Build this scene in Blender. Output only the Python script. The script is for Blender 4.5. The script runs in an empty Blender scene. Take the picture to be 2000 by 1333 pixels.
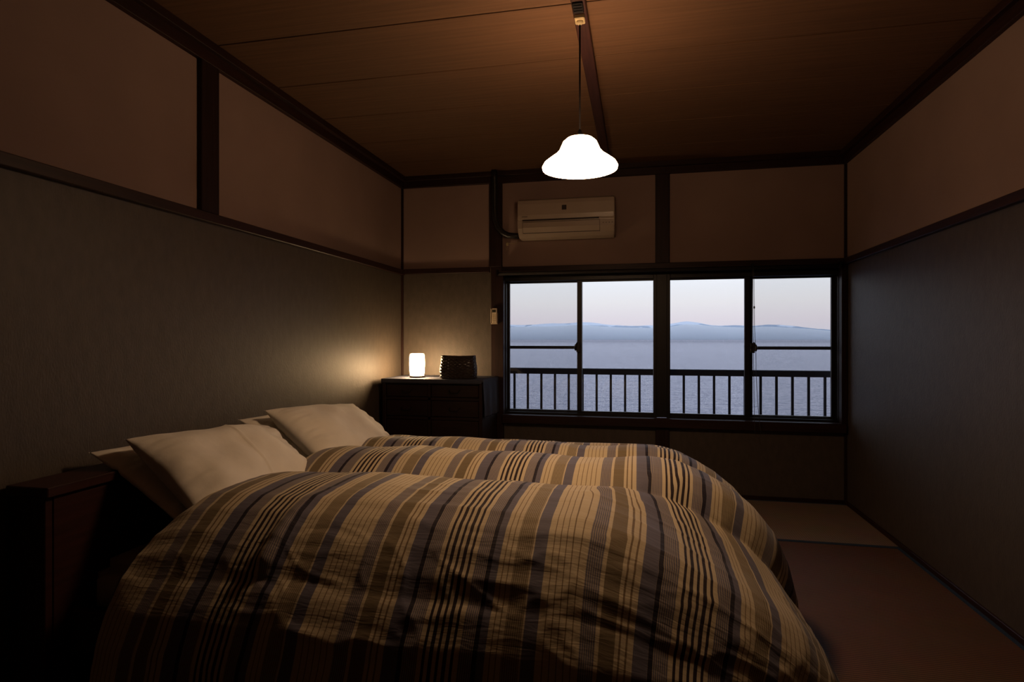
import bpy, bmesh, math, random
import numpy as np
from mathutils import Vector, Matrix, noise

# ------------------------------------------------------------------ scene, camera, sky, exposure
scene = bpy.context.scene
C = scene.collection
scene.view_settings.view_transform = 'Standard'
scene.view_settings.look = 'None'
scene.view_settings.gamma = 1.0
scene.view_settings.exposure = 0.0
scene.view_settings.use_curve_mapping = False
scene.cycles.use_denoising = True
scene.cycles.max_bounces = 6
scene.cycles.diffuse_bounces = 4
scene.cycles.glossy_bounces = 3
scene.cycles.transparent_max_bounces = 24
scene.cycles.volume_bounces = 3
scene.cycles.adaptive_threshold = 0.03
scene.cycles.sample_clamp_indirect = 6.0

cam_data = bpy.data.cameras.new('camera')
cam = bpy.data.objects.new('camera', cam_data)
C.objects.link(cam)
cam.location = (0, 0, 1.214)
cam.rotation_euler = (math.pi / 2, 0, math.atan(245 / 1150))
cam_data.sensor_width = 36.0
cam_data.lens = 36.0 * 1150 / 2000
cam_data.shift_y = -0.00175
cam_data.clip_start = 0.02
cam_data.clip_end = 200000.0
scene.camera = cam

PENDANT_L = (29.0, 17.5, 9.8)        # glowing milk glass of the pendant
TABLE_L = (78.0, 50.0, 25.0)          # glowing table lamp

world = bpy.data.worlds.new('dusk_sky')
scene.world = world
world.use_nodes = True
wn, wl = world.node_tree.nodes, world.node_tree.links
wn.clear()
wo = wn.new('ShaderNodeOutputWorld')
wb = wn.new('ShaderNodeBackground')
wt = wn.new('ShaderNodeTexCoord')
ws = wn.new('ShaderNodeSeparateXYZ')
wr = wn.new('ShaderNodeValToRGB')
wl.new(wt.outputs['Generated'], ws.inputs[0])
wl.new(ws.outputs['Z'], wr.inputs[0])
el = wr.color_ramp.elements
el[0].position = 0.0
el[0].color = (0.56, 0.55, 0.64, 1)
el[1].position = 1.0
el[1].color = (0.42, 0.54, 0.80, 1)
for p, col in ((0.03, (0.64, 0.59, 0.65)), (0.06, (0.70, 0.68, 0.71)), (0.11, (0.75, 0.78, 0.84)), (0.3, (0.62, 0.70, 0.86))):
    e = el.new(p)
    e.color = (*col, 1)
wl.new(wr.outputs[0], wb.inputs[0])
wb.inputs[1].default_value = 1.30
wl.new(wb.outputs[0], wo.inputs[0])

XL, XR, YF, YB, ZC = -1.98, 1.505, 4.75, -1.0, 2.595
rnd = random.Random(7)

# ------------------------------------------------------------------ helpers
def box(bm, x0, x1, y0, y1, z0, z1, bevel=0.0, mi=0):
    r = bmesh.ops.create_cube(bm, size=1.0, matrix=Matrix.Translation(((x0 + x1) / 2, (y0 + y1) / 2, (z0 + z1) / 2)) @ Matrix.Diagonal((abs(x1 - x0), abs(y1 - y0), abs(z1 - z0), 1)))
    fs = set(f for v in r['verts'] for f in v.link_faces)
    for f in fs:
        f.material_index = mi
    if bevel:
        es = list(set(e for v in r['verts'] for e in v.link_edges))
        bmesh.ops.bevel(bm, geom=es, offset=bevel, segments=1, affect='EDGES', clamp_overlap=True)
    return r['verts']

def lathe(bm, prof, cx, cy, n=48, mi=0):
    rings = []
    for r, z in prof:
        if r < 1e-6:
            rings.append([bm.verts.new((cx, cy, z))])
        else:
            rings.append([bm.verts.new((cx + r * math.cos(2 * math.pi * k / n), cy + r * math.sin(2 * math.pi * k / n), z)) for k in range(n)])
    for a, b in zip(rings, rings[1:]):
        for k in range(n):
            k2 = (k + 1) % n
            if len(a) == 1 and len(b) == 1:
                continue
            if len(a) == 1:
                f = bm.faces.new((a[0], b[k], b[k2]))
            elif len(b) == 1:
                f = bm.faces.new((a[k], b[0], a[k2]))
            else:
                f = bm.faces.new((a[k], b[k], b[k2], a[k2]))
            f.smooth = True
            f.material_index = mi

def tube(bm, pts, rad, n=8):
    pts = [Vector(p) for p in pts]
    rings = []
    up = None
    for i, p in enumerate(pts):
        t = (pts[min(i + 1, len(pts) - 1)] - pts[max(i - 1, 0)]).normalized()
        if up is None:
            up = t.orthogonal().normalized()
        up = (up - t * up.dot(t)).normalized()
        sd = t.cross(up)
        rr = rad[i] if isinstance(rad, (list, tuple)) else rad
        rings.append([bm.verts.new(p + (up * math.cos(2 * math.pi * k / n) + sd * math.sin(2 * math.pi * k / n)) * rr) for k in range(n)])
    for a, b in zip(rings, rings[1:]):
        for k in range(n):
            f = bm.faces.new((a[k], a[(k + 1) % n], b[(k + 1) % n], b[k]))
            f.smooth = True
    bm.faces.new(rings[0][::-1])
    bm.faces.new(rings[-1])

def extrude_x(bm, prof, x0, x1):
    """closed (y,z) profile swept along x"""
    a = [bm.verts.new((x0, y, z)) for y, z in prof]
    b = [bm.verts.new((x1, y, z)) for y, z in prof]
    n = len(prof)
    for k in range(n):
        bm.faces.new((a[k], a[(k + 1) % n], b[(k + 1) % n], b[k]))
    bm.faces.new(a[::-1])
    bm.faces.new(b)

WL = {}
def link(name, mesh, mats, parent, loc):
    o = bpy.data.objects.new(name, mesh)
    C.objects.link(o)
    for m in (mats if isinstance(mats, (list, tuple)) else [mats]):
        if mesh.materials.find(m.name) < 0:
            mesh.materials.append(m)
    pl = WL.get(parent.name, Vector((0, 0, 0))) if parent else Vector((0, 0, 0))
    if parent:
        o.parent = parent
    o.location = Vector(loc) - pl
    WL[o.name] = Vector(loc)
    return o

def obj(name, bm, mats, parent=None, loc=None, smooth=False):
    """one mesh object; bm is in world metres; origin at loc (default: parent's origin or base centre)"""
    bmesh.ops.recalc_face_normals(bm, faces=bm.faces)
    if loc is None:
        if parent:
            loc = WL[parent.name]
        else:
            co = [v.co for v in bm.verts]
            loc = Vector(((min(c.x for c in co) + max(c.x for c in co)) / 2, (min(c.y for c in co) + max(c.y for c in co)) / 2, min(c.z for c in co)))
    loc = Vector(loc)
    bmesh.ops.translate(bm, verts=bm.verts, vec=-loc)
    me = bpy.data.meshes.new(name)
    if smooth:
        for f in bm.faces:
            f.smooth = True
    bm.to_mesh(me)
    bm.free()
    return link(name, me, mats, parent, loc)

def boxo(name, b, mats, parent=None, bevel=0.0, loc=None):
    bm = bmesh.new()
    box(bm, *b, bevel=bevel)
    return obj(name, bm, mats, parent, loc)

def inst(src, loc, parent=None):
    """a copy that shares the mesh of src"""
    o = bpy.data.objects.new(src.name.split('.')[0], src.data)
    C.objects.link(o)
    pl = WL.get(parent.name, Vector((0, 0, 0))) if parent else Vector((0, 0, 0))
    if parent:
        o.parent = parent
    o.location = Vector(loc) - pl
    WL[o.name] = Vector(loc)
    return o

def empty(name, loc):
    o = bpy.data.objects.new(name, None)
    C.objects.link(o)
    o.location = loc
    o.empty_display_size = 0.1
    WL[o.name] = Vector(loc)
    return o

def tag(o, label=None, cat=None, group=None, kind=None):
    if label: o['label'] = label
    if cat: o['category'] = cat
    if group: o['group'] = group
    if kind: o['kind'] = kind
    return o

def grid_mesh(name, P, uv=None, mats=None, parent=None, loc=(0, 0, 0)):
    """P: (n,m,3) array of world points -> smooth quad mesh with a uv map in metres"""
    n, m = P.shape[:2]
    idx = np.arange(n * m).reshape(n, m)
    q = np.stack([idx[:-1, :-1], idx[1:, :-1], idx[1:, 1:], idx[:-1, 1:]], -1).reshape(-1, 4)
    me = bpy.data.meshes.new(name)
    me.from_pydata((P - np.array(loc)).reshape(-1, 3).tolist(), [], q.tolist())
    if uv is not None:
        lay = me.uv_layers.new(name='UVMap')
        lay.data.foreach_set('uv', uv.reshape(-1, 2)[q.reshape(-1)].astype(np.float32).ravel())
    me.polygons.foreach_set('use_smooth', [True] * len(me.polygons))
    me.update()
    return link(name, me, mats, parent, loc)

# ------------------------------------------------------------------ materials
MATS = {}
def new_mat(name):
    m = bpy.data.materials.new(name)
    m.use_nodes = True
    m.node_tree.nodes.clear()
    return m, m.node_tree.nodes, m.node_tree.links

def pbr(name, col, rough=0.6, var=0.15, scale=(8, 8, 8), bump=0.0, bscale=None, spec=0.4, metal=0.0, detail=4.0, sheen=0.0, coords='Object', bdist=0.002):
    m, n, l = new_mat(name)
    out = n.new('ShaderNodeOutputMaterial')
    b = n.new('ShaderNodeBsdfPrincipled')
    l.new(b.outputs[0], out.inputs[0])
    b.inputs['Roughness'].default_value = rough
    b.inputs['Metallic'].default_value = metal
    b.inputs['Specular IOR Level'].default_value = spec
    if sheen:
        b.inputs['Sheen Weight'].default_value = sheen
    tc = n.new('ShaderNodeTexCoord')
    mp = n.new('ShaderNodeMapping')
    mp.inputs['Scale'].default_value = scale
    l.new(tc.outputs[coords], mp.inputs[0])
    nz = n.new('ShaderNodeTexNoise')
    nz.inputs['Scale'].default_value = 1.0
    nz.inputs['Detail'].default_value = detail
    l.new(mp.outputs[0], nz.inputs['Vector'])
    rp = n.new('ShaderNodeValToRGB')
    rp.color_ramp.elements[0].position = 0.25
    rp.color_ramp.elements[1].position = 0.75
    rp.color_ramp.elements[0].color = (*[c * (1 - var) for c in col], 1)
    rp.color_ramp.elements[1].color = (*[min(1, c * (1 + var)) for c in col], 1)
    l.new(nz.outputs['Fac'], rp.inputs[0])
    l.new(rp.outputs[0], b.inputs['Base Color'])
    if bump:
        src = nz
        if bscale:
            mp2 = n.new('ShaderNodeMapping')
            mp2.inputs['Scale'].default_value = bscale
            l.new(tc.outputs[coords], mp2.inputs[0])
            src = n.new('ShaderNodeTexNoise')
            src.inputs['Scale'].default_value = 1.0
            src.inputs['Detail'].default_value = 3.0
            l.new(mp2.outputs[0], src.inputs['Vector'])
        bp = n.new('ShaderNodeBump')
        bp.inputs['Strength'].default_value = bump
        bp.inputs['Distance'].default_value = bdist
        l.new(src.outputs['Fac'], bp.inputs['Height'])
        l.new(bp.outputs[0], b.inputs['Normal'])
    MATS[name] = m
    return m

def emit(name, col, edge=None):
    m, n, l = new_mat(name)
    out = n.new('ShaderNodeOutputMaterial')
    e = n.new('ShaderNodeEmission')
    e.inputs[0].default_value = (*[c / max(col) for c in col], 1)
    e.inputs[1].default_value = max(col)
    l.new(e.outputs[0], out.inputs[0])
    return m

wood_dark = pbr('stained_wood', (0.0250, 0.0090, 0.0060), rough=0.5, var=0.45, scale=(30, 30, 30), bump=0.2, bscale=(60, 60, 60), spec=0.35)
wood_post = pbr('stained_post_wood', (0.0200, 0.0075, 0.0060), rough=0.5, var=0.5, scale=(60, 60, 3), bump=0.3, bscale=(90, 90, 4), spec=0.3)
wood_beam_y = pbr('stained_beam_wood', (0.0275, 0.0100, 0.0065), rough=0.5, var=0.45, scale=(60, 3, 60), bump=0.25, bscale=(90, 4, 90), spec=0.3)
wood_beam_x = pbr('stained_rail_wood', (0.0250, 0.0095, 0.0065), rough=0.5, var=0.45, scale=(3, 60, 60), bump=0.25, bscale=(4, 90, 90), spec=0.3)
wood_batten = pbr('batten_wood', (0.038, 0.014, 0.010), rough=0.55, var=0.4, scale=(70, 4, 70), bump=0.25, bscale=(90, 4, 90), spec=0.3)
ceil_wood = pbr('ceiling_board_wood', (0.120, 0.063, 0.031), rough=0.7, var=0.22, scale=(1.6, 55, 10), bump=0.12, bscale=(4, 160, 10), spec=0.25, detail=6)
groove = pbr('ceiling_groove', (0.012, 0.006, 0.004), rough=0.8, spec=0.1)
plaster = pbr('beige_plaster', (0.320, 0.222, 0.190), rough=0.9, var=0.07, scale=(3, 3, 3), bump=0.12, bscale=(220, 220, 220), spec=0.15)
paper = pbr('taupe_fibre_wallpaper', (0.074, 0.058, 0.045), rough=0.56, var=0.16, scale=(30, 30, 14), bump=0.6, bscale=(170, 170, 60), spec=0.5)
tatami_base = pbr('tatami_core', (0.12, 0.08, 0.04), rough=0.9)
heri_mat = pbr('blue_tatami_border', (0.026, 0.046, 0.080), rough=0.8, var=0.3, scale=(120, 120, 120), bump=0.2, spec=0.2)
alu = pbr('black_bronze_aluminium', (0.010, 0.009, 0.010), rough=0.42, var=0.1, spec=0.4)
lockm = pbr('black_lock_metal', (0.012, 0.010, 0.010), rough=0.35, spec=0.5)
ac_white = pbr('warm_white_plastic', (0.42, 0.34, 0.27), rough=0.32, var=0.03, spec=0.45)
ac_dark = pbr('dark_slot_plastic', (0.02, 0.012, 0.010), rough=0.5)
ac_mark = pbr('printed_mark', (0.05, 0.03, 0.03), rough=0.5)
remote_m = pbr('remote_plastic', (0.52, 0.42, 0.31), rough=0.4, var=0.06, spec=0.4)
duct_m = pbr('black_duct_sleeve', (0.012, 0.011, 0.010), rough=0.35, spec=0.5)
cordm = pbr('black_cord_rubber', (0.005, 0.004, 0.004), rough=0.9, spec=0.05)
cordw = pbr('blind_cord_nylon', (0.05, 0.045, 0.045), rough=0.6)
ivory = pbr('ivory_plastic', (0.50, 0.40, 0.22), rough=0.4, var=0.05)
pillow_m = pbr('ivory_cotton', (0.80, 0.77, 0.68), rough=0.85, var=0.05, scale=(12, 12, 12), bump=0.25, bscale=(30, 30, 30), spec=0.2, sheen=0.15, bdist=0.004)
sheet_m = pbr('mattress_cotton', (0.45, 0.40, 0.33), rough=0.9, var=0.06)
tansu_m = pbr('dark_lacquered_wood', (0.017, 0.007, 0.006), rough=0.42, var=0.5, scale=(4, 60, 60), bump=0.15, bscale=(5, 90, 90), spec=0.4)
iron_m = pbr('black_iron', (0.012, 0.011, 0.011), rough=0.5, metal=0.6)
cloth_m = pbr('blue_grey_linen', (0.055, 0.060, 0.085), rough=0.85, var=0.12, scale=(90, 90, 90), bump=0.25, bscale=(500, 500, 500), spec=0.15)
basket_m = pbr('dark_woven_bamboo', (0.030, 0.020, 0.015), rough=0.3, var=0.5, scale=(60, 60, 120), bump=0.3, bscale=(200, 200, 200), spec=0.6)
bed_m = pbr('red_brown_bed_wood', (0.036, 0.010, 0.007), rough=0.5, var=0.35, scale=(50, 4, 50), bump=0.15, bscale=(80, 5, 80), spec=0.4)
lamp_base_m = pbr('lamp_base_wood', (0.05, 0.03, 0.018), rough=0.5)
rail_m = pbr('weathered_dark_railing', (0.016, 0.017, 0.024), rough=0.6, var=0.2, spec=0.3)
pendant_m = emit('lit_milk_glass', PENDANT_L)
table_m = emit('lit_lamp_glass', TABLE_L)
def low_bulb(m):
    n, l = m.node_tree.nodes, m.node_tree.links
    e = next(k for k in n if k.type == 'EMISSION')
    tc = n.new('ShaderNodeTexCoord'); sp = n.new('ShaderNodeSeparateXYZ'); mr = n.new('ShaderNodeMapRange')
    l.new(tc.outputs['Object'], sp.inputs[0]); l.new(sp.outputs['Z'], mr.inputs[0])
    mr.inputs[1].default_value = .02; mr.inputs[2].default_value = .17
    mr.inputs[3].default_value = e.inputs[1].default_value * 1.7; mr.inputs[4].default_value = e.inputs[1].default_value * .22
    l.new(mr.outputs[0], e.inputs[1])
low_bulb(table_m)
bulb_m = emit('lit_bulb', tuple(c * 3.0 for c in PENDANT_L))
pendant_in = emit('lit_milk_glass_inside', tuple(c * 1.7 for c in PENDANT_L))
ground_m = pbr('shore_rock', (0.06, 0.06, 0.05), rough=0.95, var=0.4, scale=(.3, .3, .3))
lead_m = pbr('dark_screen_plastic', (0.03, 0.03, 0.025), rough=0.3)

def tatami_mat_(name, ca, cb):
    m, n, l = new_mat(name)
    out = n.new('ShaderNodeOutputMaterial'); b = n.new('ShaderNodeBsdfPrincipled')
    l.new(b.outputs[0], out.inputs[0])
    tc = n.new('ShaderNodeTexCoord')
    w1 = n.new('ShaderNodeTexWave'); w1.bands_direction = 'X'; w1.inputs['Scale'].default_value = 22.0; w1.inputs['Distortion'].default_value = 0.3
    w2 = n.new('ShaderNodeTexWave'); w2.bands_direction = 'Y'; w2.inputs['Scale'].default_value = 60.0; w2.inputs['Distortion'].default_value = 0.6
    nz = n.new('ShaderNodeTexNoise'); nz.inputs['Scale'].default_value = 6.0; nz.inputs['Detail'].default_value = 5
    for w in (w1, w2, nz):
        l.new(tc.outputs['Object'], w.inputs['Vector'])
    add = n.new('ShaderNodeMath'); add.operation = 'MULTIPLY'
    l.new(w1.outputs['Fac'], add.inputs[0]); l.new(w2.outputs['Fac'], add.inputs[1])
    mx = n.new('ShaderNodeMix'); mx.data_type = 'RGBA'
    mx.inputs[6].default_value = (*ca, 1); mx.inputs[7].default_value = (*cb, 1)
    l.new(add.outputs[0], mx.inputs[0])
    mx2 = n.new('ShaderNodeMix'); mx2.data_type = 'RGBA'; mx2.blend_type = 'MULTIPLY'; mx2.inputs[0].default_value = 0.35
    l.new(mx.outputs[2], mx2.inputs[6]); l.new(nz.outputs['Color'], mx2.inputs[7])
    l.new(mx2.outputs[2], b.inputs['Base Color'])
    b.inputs['Roughness'].default_value = 0.62
    b.inputs['Specular IOR Level'].default_value = 0.12
    bp = n.new('ShaderNodeBump'); bp.inputs['Strength'].default_value = 0.35; bp.inputs['Distance'].default_value = 0.0015
    l.new(add.outputs[0], bp.inputs['Height']); l.new(bp.outputs[0], b.inputs['Normal'])
    return m
tatami_m = tatami_mat_('tatami_rush', (0.085, 0.045, 0.025), (0.30, 0.155, 0.085))
tatami_sheen = tatami_mat_('tatami_rush_painted_sheen', (0.24, 0.175, 0.13), (0.33, 0.245, 0.19))  # far mats: window sheen on the weave painted in as a paler rush colour

def glass_():
    m, n, l = new_mat('window_glass')
    out = n.new('ShaderNodeOutputMaterial')
    t = n.new('ShaderNodeBsdfTransparent'); t.inputs[0].default_value = (0.97, 0.98, 0.985, 1)
    g = n.new('ShaderNodeBsdfGlossy'); g.inputs['Roughness'].default_value = 0.0
    f = n.new('ShaderNodeFresnel'); f.inputs[0].default_value = 1.45
    mx = n.new('ShaderNodeMixShader')
    l.new(f.outputs[0], mx.inputs[0]); l.new(t.outputs[0], mx.inputs[1]); l.new(g.outputs[0], mx.inputs[2])
    l.new(mx.outputs[0], out.inputs[0])
    return m
glass_m = glass_()

def screen_():
    m, n, l = new_mat('insect_mesh')
    out = n.new('ShaderNodeOutputMaterial')
    t = n.new('ShaderNodeBsdfTransparent')
    d = n.new('ShaderNodeBsdfDiffuse'); d.inputs[0].default_value = (0.05, 0.05, 0.06, 1)
    mx = n.new('ShaderNodeMixShader'); mx.inputs[0].default_value = 0.17
    l.new(t.outputs[0], mx.inputs[1]); l.new(d.outputs[0], mx.inputs[2]); l.new(mx.outputs[0], out.inputs[0])
    return m
screen_m = screen_()

def sea_():
    m, n, l = new_mat('sea_water')
    out = n.new('ShaderNodeOutputMaterial')
    dif = n.new('ShaderNodeBsdfDiffuse'); dif.inputs[0].default_value = (0.030, 0.040, 0.085, 1)
    glo = n.new('ShaderNodeBsdfGlossy'); glo.inputs['Roughness'].default_value = 0.2
    glo.inputs['Color'].default_value = (0.86, 0.86, 0.94, 1)
    fr = n.new('ShaderNodeFresnel'); fr.inputs[0].default_value = 1.33
    tc = n.new('ShaderNodeTexCoord')
    # wind roughens the water farther out, so it mirrors less of the sky
    sy = n.new('ShaderNodeSeparateXYZ'); l.new(tc.outputs['Object'], sy.inputs[0])
    mr = n.new('ShaderNodeMapRange'); mr.inputs[1].default_value = 1200; mr.inputs[2].default_value = 5000
    mr.inputs[3].default_value = 1.08; mr.inputs[4].default_value = 0.60
    l.new(sy.outputs['Y'], mr.inputs[0])
    fm = n.new('ShaderNodeMath'); fm.operation = 'MULTIPLY'
    l.new(fr.outputs[0], fm.inputs[0]); l.new(mr.outputs[0], fm.inputs[1])
    mxs = n.new('ShaderNodeMixShader')
    l.new(fm.outputs[0], mxs.inputs[0]); l.new(dif.outputs[0], mxs.inputs[1]); l.new(glo.outputs[0], mxs.inputs[2])
    l.new(mxs.outputs[0], out.inputs[0])
    h = []
    for sc, amp in (((0.05, 0.16, 1), 1.0), ((0.22, 0.6, 1), 0.45), ((0.7, 2.0, 1), 0.2), ((0.004, 0.02, 1), 1.2)):
        mp = n.new('ShaderNodeMapping'); mp.inputs['Scale'].default_value = sc
        mp.inputs['Rotation'].default_value = (0, 0, 0.1)
        l.new(tc.outputs['Object'], mp.inputs[0])
        nz = n.new('ShaderNodeTexNoise'); nz.inputs['Scale'].default_value = 1.0; nz.inputs['Detail'].default_value = 3
        l.new(mp.outputs[0], nz.inputs['Vector'])
        mu = n.new('ShaderNodeMath'); mu.operation = 'MULTIPLY'; mu.inputs[1].default_value = amp
        l.new(nz.outputs['Fac'], mu.inputs[0])
        h.append(mu)
    s = h[0]
    for k in h[1:]:
        a = n.new('ShaderNodeMath'); a.operation = 'ADD'
        l.new(s.outputs[0], a.inputs[0]); l.new(k.outputs[0], a.inputs[1]); s = a
    bp = n.new('ShaderNodeBump'); bp.inputs['Strength'].default_value = 1.0; bp.inputs['Distance'].default_value = 1.3
    l.new(s.outputs[0], bp.inputs['Height'])
    for q in (dif, glo, fr):
        l.new(bp.outputs[0], q.inputs['Normal'])
    return m
sea_m = sea_()

def mountain_():
    m, n, l = new_mat('snowy_mountain')
    out = n.new('ShaderNodeOutputMaterial'); b = n.new('ShaderNodeBsdfPrincipled')
    l.new(b.outputs[0], out.inputs[0])
    b.inputs['Roughness'].default_value = 0.9
    tc = n.new('ShaderNodeTexCoord')
    nz = n.new('ShaderNodeTexNoise'); nz.inputs['Scale'].default_value = 0.0012; nz.inputs['Detail'].default_value = 6
    l.new(tc.outputs['Object'], nz.inputs['Vector'])
    sp = n.new('ShaderNodeSeparateXYZ'); l.new(tc.outputs['Object'], sp.inputs[0])
    d = n.new('ShaderNodeMath'); d.operation = 'MULTIPLY_ADD'; d.inputs[1].default_value = 1 / 900.0
    l.new(sp.outputs['Z'], d.inputs[0]); l.new(nz.outputs['Fac'], d.inputs[2])
    rp = n.new('ShaderNodeValToRGB')
    rp.color_ramp.elements[0].position = 1.05; rp.color_ramp.elements[0].color = (0.42, 0.47, 0.54, 1)
    rp.color_ramp.elements[0].position = 0.95
    rp.color_ramp.elements[1].position = 1.0; rp.color_ramp.elements[1].color = (0.78, 0.80, 0.84, 1)
    sub = n.new('ShaderNodeMath'); sub.operation = 'MULTIPLY'; sub.inputs[1].default_value = 0.8
    l.new(d.outputs[0], sub.inputs[0]); l.new(sub.outputs[0], rp.inputs[0])
    l.new(rp.outputs[0], b.inputs['Base Color'])
    return m
mountain_m = mountain_()

def haze_():
    m, n, l = new_mat('sea_haze')
    out = n.new('ShaderNodeOutputMaterial')
    v = n.new('ShaderNodeVolumeScatter')
    v.inputs['Color'].default_value = (0.94, 0.985, 1.0, 1)
    v.inputs['Density'].default_value = 7.0e-4
    l.new(v.outputs[0], out.inputs['Volume'])
    return m
haze_m = haze_()

def duvet_():
    m, n, l = new_mat('striped_cotton')
    out = n.new('ShaderNodeOutputMaterial'); b = n.new('ShaderNodeBsdfPrincipled')
    l.new(b.outputs[0], out.inputs[0])
    uv = n.new('ShaderNodeUVMap'); uv.uv_map = 'UVMap'
    sp = n.new('ShaderNodeSeparateXYZ'); l.new(uv.outputs[0], sp.inputs[0])
    def math_(op, a, bv=None, c=None):
        k = n.new('ShaderNodeMath'); k.operation = op
        for i, q in enumerate((a, bv, c)):
            if q is None: continue
            if isinstance(q, (int, float)): k.inputs[i].default_value = q
            else: l.new(q, k.inputs[i])
        return k.outputs[0]
    t = math_('FRACT', math_('DIVIDE', math_('ADD', sp.outputs['X'], 0.409 + 6.4), 0.64))
    CR = (0.54, 0.46, 0.31); GR = (0.125, 0.120, 0.160); OL = (0.185, 0.145, 0.085); BR = (0.19, 0.135, 0.075)
    NV = (0.012, 0.009, 0.020); DK = (0.016, 0.007, 0.010); GL = (0.13, 0.12, 0.15)
    r1 = [(0, NV), (.018, GR), (.05, CR), (.068, BR), (.073, CR), (.090, BR), (.095, CR), (.115, OL), (.185, CR), (.193, GR), (.25, CR)]
    for k in range(5):
        p = .274 + .0275 * k
        r1 += [(p, BR), (p + .006, CR)]
    r1 += [(.415, GL), (.48, CR), (.494, OL), (.555, CR), (.574, BR), (.580, CR), (.600, BR), (.606, CR), (.63, GR)]
    r2 = [(0, CR), (.695, NV), (.712, GL), (.775, CR)]
    for k in range(5):
        p = .793 + .0295 * k
        r2 += [(p, DK), (p + .0145, CR)]
    r2 += [(.945, GL)]
    r3 = [(0, (0, 0, 0)), (.115, (1, 1, 1)), (.185, (0, 0, 0)), (.415, (1, 1, 1)), (.48, (0, 0, 0)), (.712, (1, 1, 1)), (.775, (0, 0, 0)), (.945, (1, 1, 1))]
    def ramp(st):
        r = n.new('ShaderNodeValToRGB'); r.color_ramp.interpolation = 'CONSTANT'
        e = r.color_ramp.elements
        e.remove(e[1])
        e[0].position = st[0][0]; e[0].color = (*st[0][1], 1)
        for p, c in st[1:]:
            q = e.new(p); q.color = (*c, 1)
        l.new(t, r.inputs[0])
        return r.outputs[0]
    a, c2, mk = ramp(r1), ramp(r2), ramp(r3)
    mx = n.new('ShaderNodeMix'); mx.data_type = 'RGBA'
    l.new(math_('GREATER_THAN', t, .695), mx.inputs[0]); l.new(a, mx.inputs[6]); l.new(c2, mx.inputs[7])
    fine = math_('GREATER_THAN', math_('FRACT', math_('DIVIDE', sp.outputs['X'], 0.0056)), 0.66)
    mx2 = n.new('ShaderNodeMix'); mx2.data_type = 'RGBA'
    l.new(math_('MULTIPLY', math_('MULTIPLY', fine, mk), 0.55), mx2.inputs[0])
    l.new(mx.outputs[2], mx2.inputs[6]); mx2.inputs[7].default_value = (*CR, 1)
    l.new(mx2.outputs[2], b.inputs['Base Color'])
    b.inputs['Roughness'].default_value = 0.72
    b.inputs['Specular IOR Level'].default_value = 0.25
    b.inputs['Sheen Weight'].default_value = 0.1
    # fine crumples of the cotton, mostly across the stripes
    mp = n.new('ShaderNodeMapping'); mp.inputs['Scale'].default_value = (14, 60, 1); l.new(uv.outputs[0], mp.inputs[0])
    nz = n.new('ShaderNodeTexNoise'); nz.inputs['Scale'].default_value = 1; nz.inputs['Detail'].default_value = 4; nz.inputs['Distortion'].default_value = 0.6
    l.new(mp.outputs[0], nz.inputs['Vector'])
    bp = n.new('ShaderNodeBump'); bp.inputs['Strength'].default_value = 0.45; bp.inputs['Distance'].default_value = 0.004
    l.new(nz.outputs['Fac'], bp.inputs['Height']); l.new(bp.outputs[0], b.inputs['Normal'])
    return m
duvet_m = duvet_()

# ================================================================== THE ROOM
# ---- floor and tatami
floor = boxo('floor', (XL - .15, XR + .15, YB - .15, YF + .15, -0.16, -0.056), tatami_base)
tag(floor, 'tatami mat floor of the bedroom', 'floor', kind='structure')

def tatami(cx, cy, lx, ly, along_x, mat=None):
    # mat long side on local x; border cloth on both long sides
    L, W = (lx, ly) if along_x else (ly, lx)
    bm = bmesh.new(); box(bm, -L / 2 + .001, L / 2 - .001, -W / 2 + .001, W / 2 - .001, -0.055, 0, bevel=0.002)
    o = obj('tatami_mat', bm, mat or tatami_m, floor, loc=(0, 0, 0))
    o.location = Vector((cx, cy, 0)) - WL['floor']
    if not along_x:
        o.rotation_euler.z = math.pi / 2
    WL[o.name] = Vector((0, 0, 0))
    for s in (-1, 1):
        bm = bmesh.new()
        y0, y1 = sorted((s * (W / 2 - .001), s * (W / 2 - .034)))
        box(bm, -L / 2 + .002, L / 2 - .002, y0, y1, -0.002, 0.0016, bevel=0.0008)
        h = obj('edge_cloth', bm, heri_mat, o, loc=(0, 0, 0))
        h['label'] = 'dark blue cloth border of the mat'
    return o

tatami((1.505 - .395) / 2, 4.275, 1.90, 0.95, True, tatami_sheen)
tatami((-.395 - 1.98) / 2, 4.275, 1.585, 0.95, True, tatami_sheen)
cols = [(0.60, 1.505), (-0.305, 0.60), (-1.21, -0.305), (-1.98, -1.21)]
rows = [(1.90, 3.80), (0.0, 1.90), (-1.0, 0.0)]
for x0, x1 in cols:
    for y0, y1 in rows:
        tatami((x0 + x1) / 2, (y0 + y1) / 2, x1 - x0, y1 - y0, False)

# ---- ceiling boards
ceiling = boxo('ceiling', (XL - .1, XR + .1, YB - .1, YF + .1, ZC + .012, ZC + .10), groove)
tag(ceiling, 'brown wooden board ceiling', 'ceiling', kind='structure')
bm = bmesh.new()
box(bm, XL - .05, XR + .05, -.2340, .2340, 0, 0.014, bevel=0.0015)
brd = None
yy = 4.795 - .475 / 2
while yy > YB - .2:
    if brd is None:
        brd = obj('ceiling_board', bm, ceil_wood, ceiling, loc=(0, 0, 0))
        brd.location = Vector((0, yy, ZC)) - WL['ceiling']
    else:
        inst(brd, (0, yy, ZC), ceiling)
    yy -= .475

# ---- walls
def wall_slab(name, label, lower, upper):
    bm = bmesh.new()
    for b in lower: box(bm, *b, mi=0)
    for b in upper: box(bm, *b, mi=1)
    return tag(obj(name, bm, [paper, plaster]), label, 'wall', kind='structure')

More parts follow.
